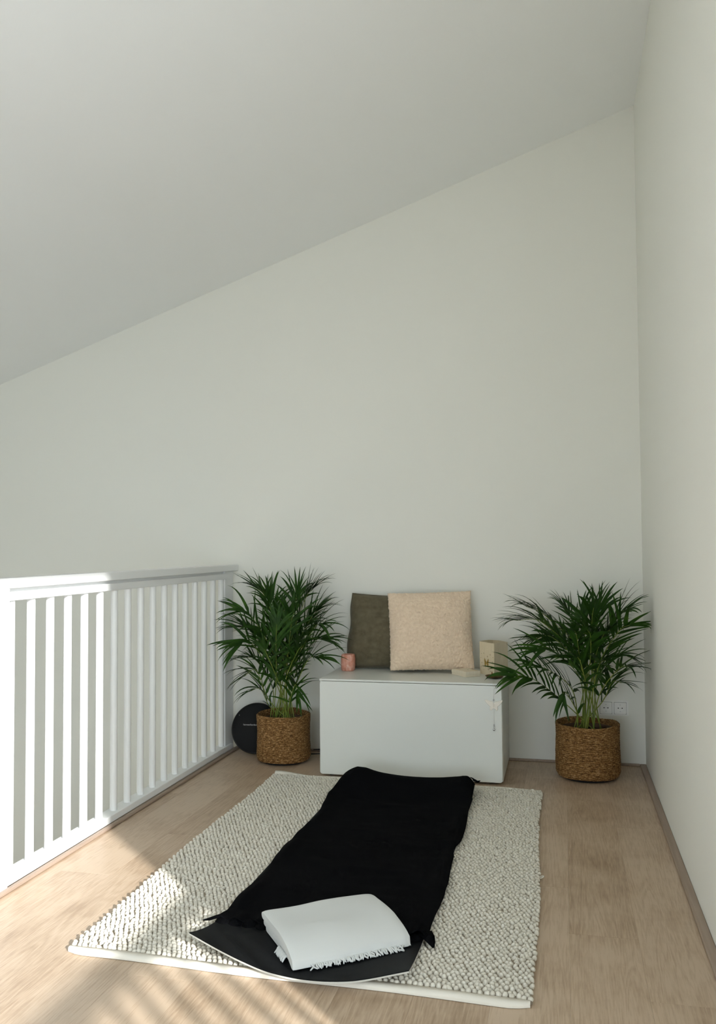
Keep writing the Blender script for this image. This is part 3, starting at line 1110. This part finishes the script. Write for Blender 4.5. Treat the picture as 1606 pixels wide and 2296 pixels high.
disc([(0.1340, -0.0150), (0.1380, -0.0120), (0.1390, -0.0040), (0.1365, 0.0060), (0.110, 0.018), (0.070, 0.028), (0.020, 0.030)], 'housing', 'speaker_rim')
fc = bpy.data.curves.new('lettering', 'FONT')
fc.body = 'harman/kardon'
fc.size = 0.0125
fc.align_x = 'CENTER'
fc.extrude = 0.0003
fo = bpy.data.objects.new('lettering_curve', fc)
COL.objects.link(fo)
bpy.context.view_layer.update()
me = bpy.data.meshes.new_from_object(fo.evaluated_get(bpy.context.evaluated_depsgraph_get()))
bpy.data.objects.remove(fo)
me.materials.clear(); me.materials.append(M['print'])
for vv in me.vertices:
    x, y, z = vv.co
    vv.co = (x - 0.030, -0.0293 - z, y + 0.010)
link('lettering', me, sp)
MB().tube([(-0.098, -0.0205, 0.066), (-0.098, -0.0225, 0.066)], 0.0018, 8).build('indicator_light', M['print'], sp)
ft = thing('power_cable', 'thin black cable curled on the floor right of the left basket', 'cable', (-1.683, -0.07, 0))
MB().tube([(-0.30, -0.035, 0.006), (-0.16, -0.028, 0.006), (-0.07, -0.035, 0.007), (-0.01, -0.04, 0.012), (0.022, -0.038, 0.020), (0.026, -0.035, 0.032), (0.006, -0.034, 0.038), (-0.02, -0.035, 0.034), (-0.06, -0.030, 0.03)], 0.0032, 8).build('cord', M['cable'], ft, True)
MB().tube([(0.000, -0.034, 0.041), (-0.002, -0.034, 0.054)], [0.005, 0.0045], 10).build('plug', M['cable'], ft, True)

# ------------------------------------------------------------------ potted palms
FRONDS_A = [
    ((-1.858, -0.240, 0.555), (-1.977, -0.200, 0.849), (-2.113, -0.150, 0.974)),
    ((-1.891, -0.200, 0.573), (-1.958, -0.150, 0.785), (-2.021, -0.100, 0.974)),
    ((-1.845, -0.220, 0.576), (-1.759, -0.200, 0.851), (-1.675, -0.180, 0.965)),
    ((-1.865, -0.180, 0.596), (-1.839, -0.120, 0.809), (-1.815, -0.080, 0.974)),
    ((-1.890, -0.280, 0.512), (-2.016, -0.320, 0.762), (-2.154, -0.340, 0.835)),
    ((-1.923, -0.220, 0.479), (-2.069, -0.200, 0.679), (-2.214, -0.200, 0.718)),
    ((-1.904, -0.300, 0.443), (-2.004, -0.380, 0.638), (-2.123, -0.440, 0.624)),
    ((-1.929, -0.240, 0.375), (-2.025, -0.240, 0.527), (-2.170, -0.220, 0.546)),
    ((-1.938, -0.280, 0.322), (-1.987, -0.340, 0.487), (-2.096, -0.400, 0.430)),
    ((-1.944, -0.240, 0.279), (-1.993, -0.260, 0.376), (-2.102, -0.280, 0.350)),
    ((-1.827, -0.220, 0.529), (-1.731, -0.180, 0.754), (-1.663, -0.150, 0.832)),
    ((-1.809, -0.280, 0.490), (-1.673, -0.340, 0.709), (-1.578, -0.380, 0.755)),
    ((-1.809, -0.240, 0.437), (-1.707, -0.220, 0.627), (-1.577, -0.220, 0.648)),
    ((-1.804, -0.280, 0.373), (-1.706, -0.320, 0.549), (-1.551, -0.360, 0.566)),
    ((-1.878, -0.340, 0.427), (-1.851, -0.420, 0.645), (-1.824, -0.480, 0.829)),
    ((-1.809, -0.320, 0.321), (-1.761, -0.380, 0.424), (-1.720, -0.430, 0.309)),
    ((-1.840, -0.300, 0.492), (-1.790, -0.360, 0.709), (-1.770, -0.400, 0.874)),
    ((-1.909, -0.160, 0.471), (-1.941, -0.100, 0.708), (-1.908, -0.080, 0.880)),
    ((-1.865, -0.180, 0.427), (-1.799, -0.120, 0.663), (-1.720, -0.090, 0.783)),
    ((-1.916, -0.180, 0.426), (-2.025, -0.120, 0.635), (-2.154, -0.090, 0.705)),
    ((-1.827, -0.340, 0.428), (-1.741, -0.420, 0.590), (-1.664, -0.480, 0.677)),
    ((-1.856, -0.340, 0.404), (-1.891, -0.440, 0.578), (-1.906, -0.500, 0.653)),
]
FRONDS_B = [
    ((-0.302, -0.280, 0.570), (-0.479, -0.300, 0.778), (-0.691, -0.320, 0.888)),
    ((-0.312, -0.320, 0.532), (-0.495, -0.420, 0.759), (-0.755, -0.500, 0.792)),
    ((-0.320, -0.240, 0.510), (-0.456, -0.180, 0.667), (-0.637, -0.140, 0.646)),
    ((-0.326, -0.340, 0.480), (-0.454, -0.440, 0.629), (-0.608, -0.520, 0.631)),
    ((-0.406, -0.400, 0.380), (-0.549, -0.500, 0.504), (-0.772, -0.580, 0.543)),
    ((-0.363, -0.360, 0.428), (-0.466, -0.460, 0.536), (-0.639, -0.540, 0.600)),
    ((-0.288, -0.220, 0.563), (-0.310, -0.180, 0.736), (-0.320, -0.150, 0.887)),
    ((-0.266, -0.200, 0.572), (-0.231, -0.160, 0.758), (-0.210, -0.140, 0.919)),
    ((-0.253, -0.320, 0.555), (-0.171, -0.420, 0.776), (-0.048, -0.520, 0.882)),
    ((-0.246, -0.360, 0.539), (-0.155, -0.480, 0.727), (-0.058, -0.580, 0.805)),
    ((-0.244, -0.260, 0.460), (-0.139, -0.240, 0.591), (-0.041, -0.220, 0.573)),
    ((-0.240, -0.340, 0.407), (-0.152, -0.440, 0.552), (-0.057, -0.520, 0.581)),
    ((-0.225, -0.280, 0.366), (-0.179, -0.320, 0.470), (-0.093, -0.360, 0.475)),
    ((-0.318, -0.380, 0.518), (-0.342, -0.500, 0.701), (-0.360, -0.580, 0.770)),
    ((-0.300, -0.200, 0.582), (-0.366, -0.140, 0.766), (-0.427, -0.100, 0.861)),
    ((-0.275, -0.300, 0.595), (-0.268, -0.360, 0.774), (-0.252, -0.400, 0.888)),
    ((-0.344, -0.360, 0.322), (-0.399, -0.420, 0.433), (-0.433, -0.460, 0.369)),
    ((-0.267, -0.360, 0.538), (-0.227, -0.460, 0.699), (-0.160, -0.540, 0.780)),
    ((-0.285, -0.400, 0.543), (-0.280, -0.520, 0.704), (-0.311, -0.600, 0.783)),
    ((-0.306, -0.200, 0.471), (-0.408, -0.120, 0.639), (-0.536, -0.080, 0.702)),
    ((-0.259, -0.200, 0.472), (-0.188, -0.140, 0.667), (-0.119, -0.100, 0.743)),
    ((-0.295, -0.420, 0.451), (-0.332, -0.520, 0.600), (-0.393, -0.600, 0.629)),
    ((-0.271, -0.420, 0.441), (-0.242, -0.520, 0.581), (-0.184, -0.580, 0.631)),
]



def bez(p0, p1, p2, p3, n):
    """curve through four points (Catmull-Rom)"""
    P_ = [p0 * 2 - p1, p0, p1, p2, p3, p3 * 2 - p2]
    # soften the end tangents
    out = []
    for s in range(3):
        a, b, c, d = P_[s], P_[s + 1], P_[s + 2], P_[s + 3]
        for i in range(n):
            t = i / n
            out.append(0.5 * ((2 * b) + (c - a) * t + (2 * a - 5 * b + 4 * c - d) * t * t + (3 * b - a - 3 * c + d) * t ** 3))
    out.append(p3.copy())
    return out


def leaflet(mb, base, direction, up, L, W, droop, ns=7):
    d = direction.normalized()
    s = d.cross(up)
    if s.length < 1e-3:
        s = d.orthogonal()
    s.normalize()
    nrm = s.cross(d).normalized()
    p = base.copy()
    V, Fc = [], []
    step = L / ns
    for i in range(ns + 1):
        t = i / ns
        w = W * (min(1, t * 5 + 0.30) * (1 - t) ** 0.62 * 1.12) if i < ns else W * 0.03
        V += [p + s * w + nrm * w * 0.35, p, p - s * w + nrm * w * 0.35]
        d = (d + Vector((0, 0, -1)) * droop * (0.25 + 1.4 * t) / ns).normalized()
        nrm = s.cross(d).normalized()
        p = p + d * step
    for i in range(ns):
        for q in range(2):
            Fc.append((i * 3 + q, i * 3 + q + 1, (i + 1) * 3 + q + 1, (i + 1) * 3 + q))
    mb.add(V, Fc)


def palm(label, cx, cy, R, H, fronds, seed, rim_wave):
    rnd = random.Random(seed)
    root = thing('potted_palm', label, 'plant', (cx, cy, 0), group='palms in jute baskets')
    # basket: coiled rows of braided jute
    n = 168
    rows_ = 27
    z0 = 0.012
    V, Fc = [], []
    rad0 = rnd.random() * 6
    prof = []
    for k in range(rows_):
        for q in range(4):
            prof.append((k, q))
    for k, q in prof:
        t = (k + q / 4) / rows_
        bulge = (0.25, 0.85, 1.0, 0.7)[q] if q else 0.1
        rb = R * (0.90 + 0.10 * min(1, (t + 0.02) / 0.10) ** 0.55)
        rb *= 1 - 0.012 * math.sin(t * 7 + seed)
        for j in range(n):
            a = 2 * PI * j / n
            ww = 0.010 * fbm((math.cos(a) * 0.8, math.sin(a) * 0.8, t * 3.0), 1.5, seed)
            br = 0.0011 * math.sin(j * PI / 1.5 + k * 2.1) + 0.0006 * math.sin(j * 1.7 + k * 3.3)
            r = rb * (1 + ww) + 0.0034 * bulge + br * bulge
            z = z0 + (H - z0) * t
            z += rim_wave * t * t * (fbm((math.cos(a), math.sin(a), 0), 1.3, seed + 2) + 0.25 * math.sin(2 * a + seed))
            z += 0.0012 * math.sin(a * 3 + k)
            V.append((r * math.cos(a), r * math.sin(a), z))
    m_ = len(prof)
    for i in range(m_ - 1):
        for j in range(n):
            j2 = (j + 1) % n
            Fc.append((i * n + j, i * n + j2, (i + 1) * n + j2, (i + 1) * n + j))
    Fc.append(tuple(range(n - 1, -1, -1)))
    # rim and inside wall
    top = (m_ - 1) * n
    o1 = len(V)
    for dr_, dz in ((0.004, 0.004), (0.009, 0.003), (0.011, -0.01), (0.013, -0.11)):
        for j in range(n):
            x, y, z = V[top + j]
            rr = math.hypot(x, y)
            k = (rr - dr_) / rr
            V.append((x * k, y * k, z + dz + 0.0008 * math.sin(j * 2.1)))
    for j in range(n):
        j2 = (j + 1) % n
        Fc.append((top + j, top + j2, o1 + j2, o1 + j))
        for q in range(3):
            Fc.append((o1 + q * n + j, o1 + q * n + j2, o1 + (q + 1) * n + j2, o1 + (q + 1) * n + j))
    MB().add(V, Fc).build('basket', M['jute'], root, True)
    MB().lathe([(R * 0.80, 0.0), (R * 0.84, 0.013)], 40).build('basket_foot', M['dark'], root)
    MB().lathe([(R * 0.80, H - 0.105), (R * 0.845, H - 0.030), (R * 0.865, H - 0.028), (R * 0.855, H - 0.026), (R * 0.82, H - 0.034), (R * 0.80, H - 0.055)], 48).build('nursery_pot', M['jute_in'], root, True, auto=50)
    # soil
    V, Fc = [], []
    n2 = 40
    V.append((0, 0, H - 0.044))
    for k in range(1, 9):
        for j in range(n2):
            a = 2 * PI * j / n2
            r = R * 0.82 * k / 8
            V.append((r * math.cos(a), r * math.sin(a), H - 0.046 + 0.006 * fbm((r * math.cos(a), r * math.sin(a), 0), 40, seed)))
    for j in range(n2):
        Fc.append((0, 1 + j, 1 + (j + 1) % n2))
        for k in range(7):
            Fc.append((1 + k * n2 + j, 1 + (k + 1) * n2 + j, 1 + (k + 1) * n2 + (j + 1) % n2, 1 + k * n2 + (j + 1) % n2))
    MB().add(V, Fc).build('soil', M['soil'], root, True)
    org = Vector((cx, cy, 0))
    for fi, (s_, m_, t_) in enumerate(fronds):
        s_, m_, t_ = Vector(s_) - org, Vector(m_) - org, Vector(t_) - org
        t_ = m_.lerp(t_, 0.52)
        ang = rnd.random() * 6.28
        rr = R * 0.52 * math.sqrt(rnd.random())
        b0 = Vector((rr * math.cos(ang) + s_.x * 0.18, rr * math.sin(ang) * 0.8 + s_.y * 0.1, H - 0.05))
        pts = bez(b0, s_, m_, t_, 12)
        k = len(pts)
        rad = [0.0034 * (1 - 0.75 * (i / (k - 1)) ** 0.9) for i in range(k)]
        mb = MB()
        # leaf blade: leaflets in two rows along the rib
        i0 = 12
        length = sum((pts[i + 1] - pts[i]).length for i in range(i0, k - 1))
        nl = max(7, int(length / 0.0240))
        roll = rnd.gauss(0, 0.45)
        fullL = min(0.205, 0.100 + length * 0.33)
        for q in range(nl + 1):
            t = q / nl
            f = i0 + t * (k - 1 - i0)
            ii = min(int(f), k - 2)
            p = pts[ii].lerp(pts[ii + 1], f - ii)
            tan = (pts[ii + 1] - pts[ii]).normalized()
            side = tan.cross(Vector((0, 0, 1)))
            if side.length < 0.25:
                side = side + Vector((1, 0.3, 0)) * 0.4
            side = (side - tan * side.dot(tan)).normalized()
            side = Matrix.Rotation(roll, 3, tan) @ side
            upv = side.cross(tan).normalized()
            prof_ = 0.50 + 0.50 * math.sin(PI * min(1, 0.16 + t * 0.80)) ** 0.8
            for sg in (1, -1):
                if q == nl and sg == -1:
                    continue
                if q < nl and rnd.random() < 0.10:
                    continue
                a = math.radians(44 - 24 * t + rnd.gauss(0, 9))
                if q == nl:
                    a = 0
                d = tan * math.cos(a) + side * sg * math.sin(a) + upv * 0.22
                L = fullL * prof_ * rnd.uniform(0.82, 1.12)
                leaflet(mb, p, d, upv, L, 0.0086 * rnd.uniform(0.6, 1.25), rnd.uniform(0.2, 1.3))
        # keep clear of the walls
        mb.v = [(min(x, -0.012 - cx), min(y, -0.012 - cy), z) for x, y, z in mb.v]
        fr_ = mb.build('frond', M['leaf'], root, True)
        MB().tube(pts, rad, 6).build('stalk', M['stalk'], fr_, True)
    return root


palm('green palm in a jute basket between the balustrade and the bench', -1.866, -0.250, 0.139, 0.250, FRONDS_A, 4, 0.012)
palm('green palm in a larger jute basket in the right corner by the socket', -0.296, -0.268, 0.151, 0.264, FRONDS_B, 9, 0.006)
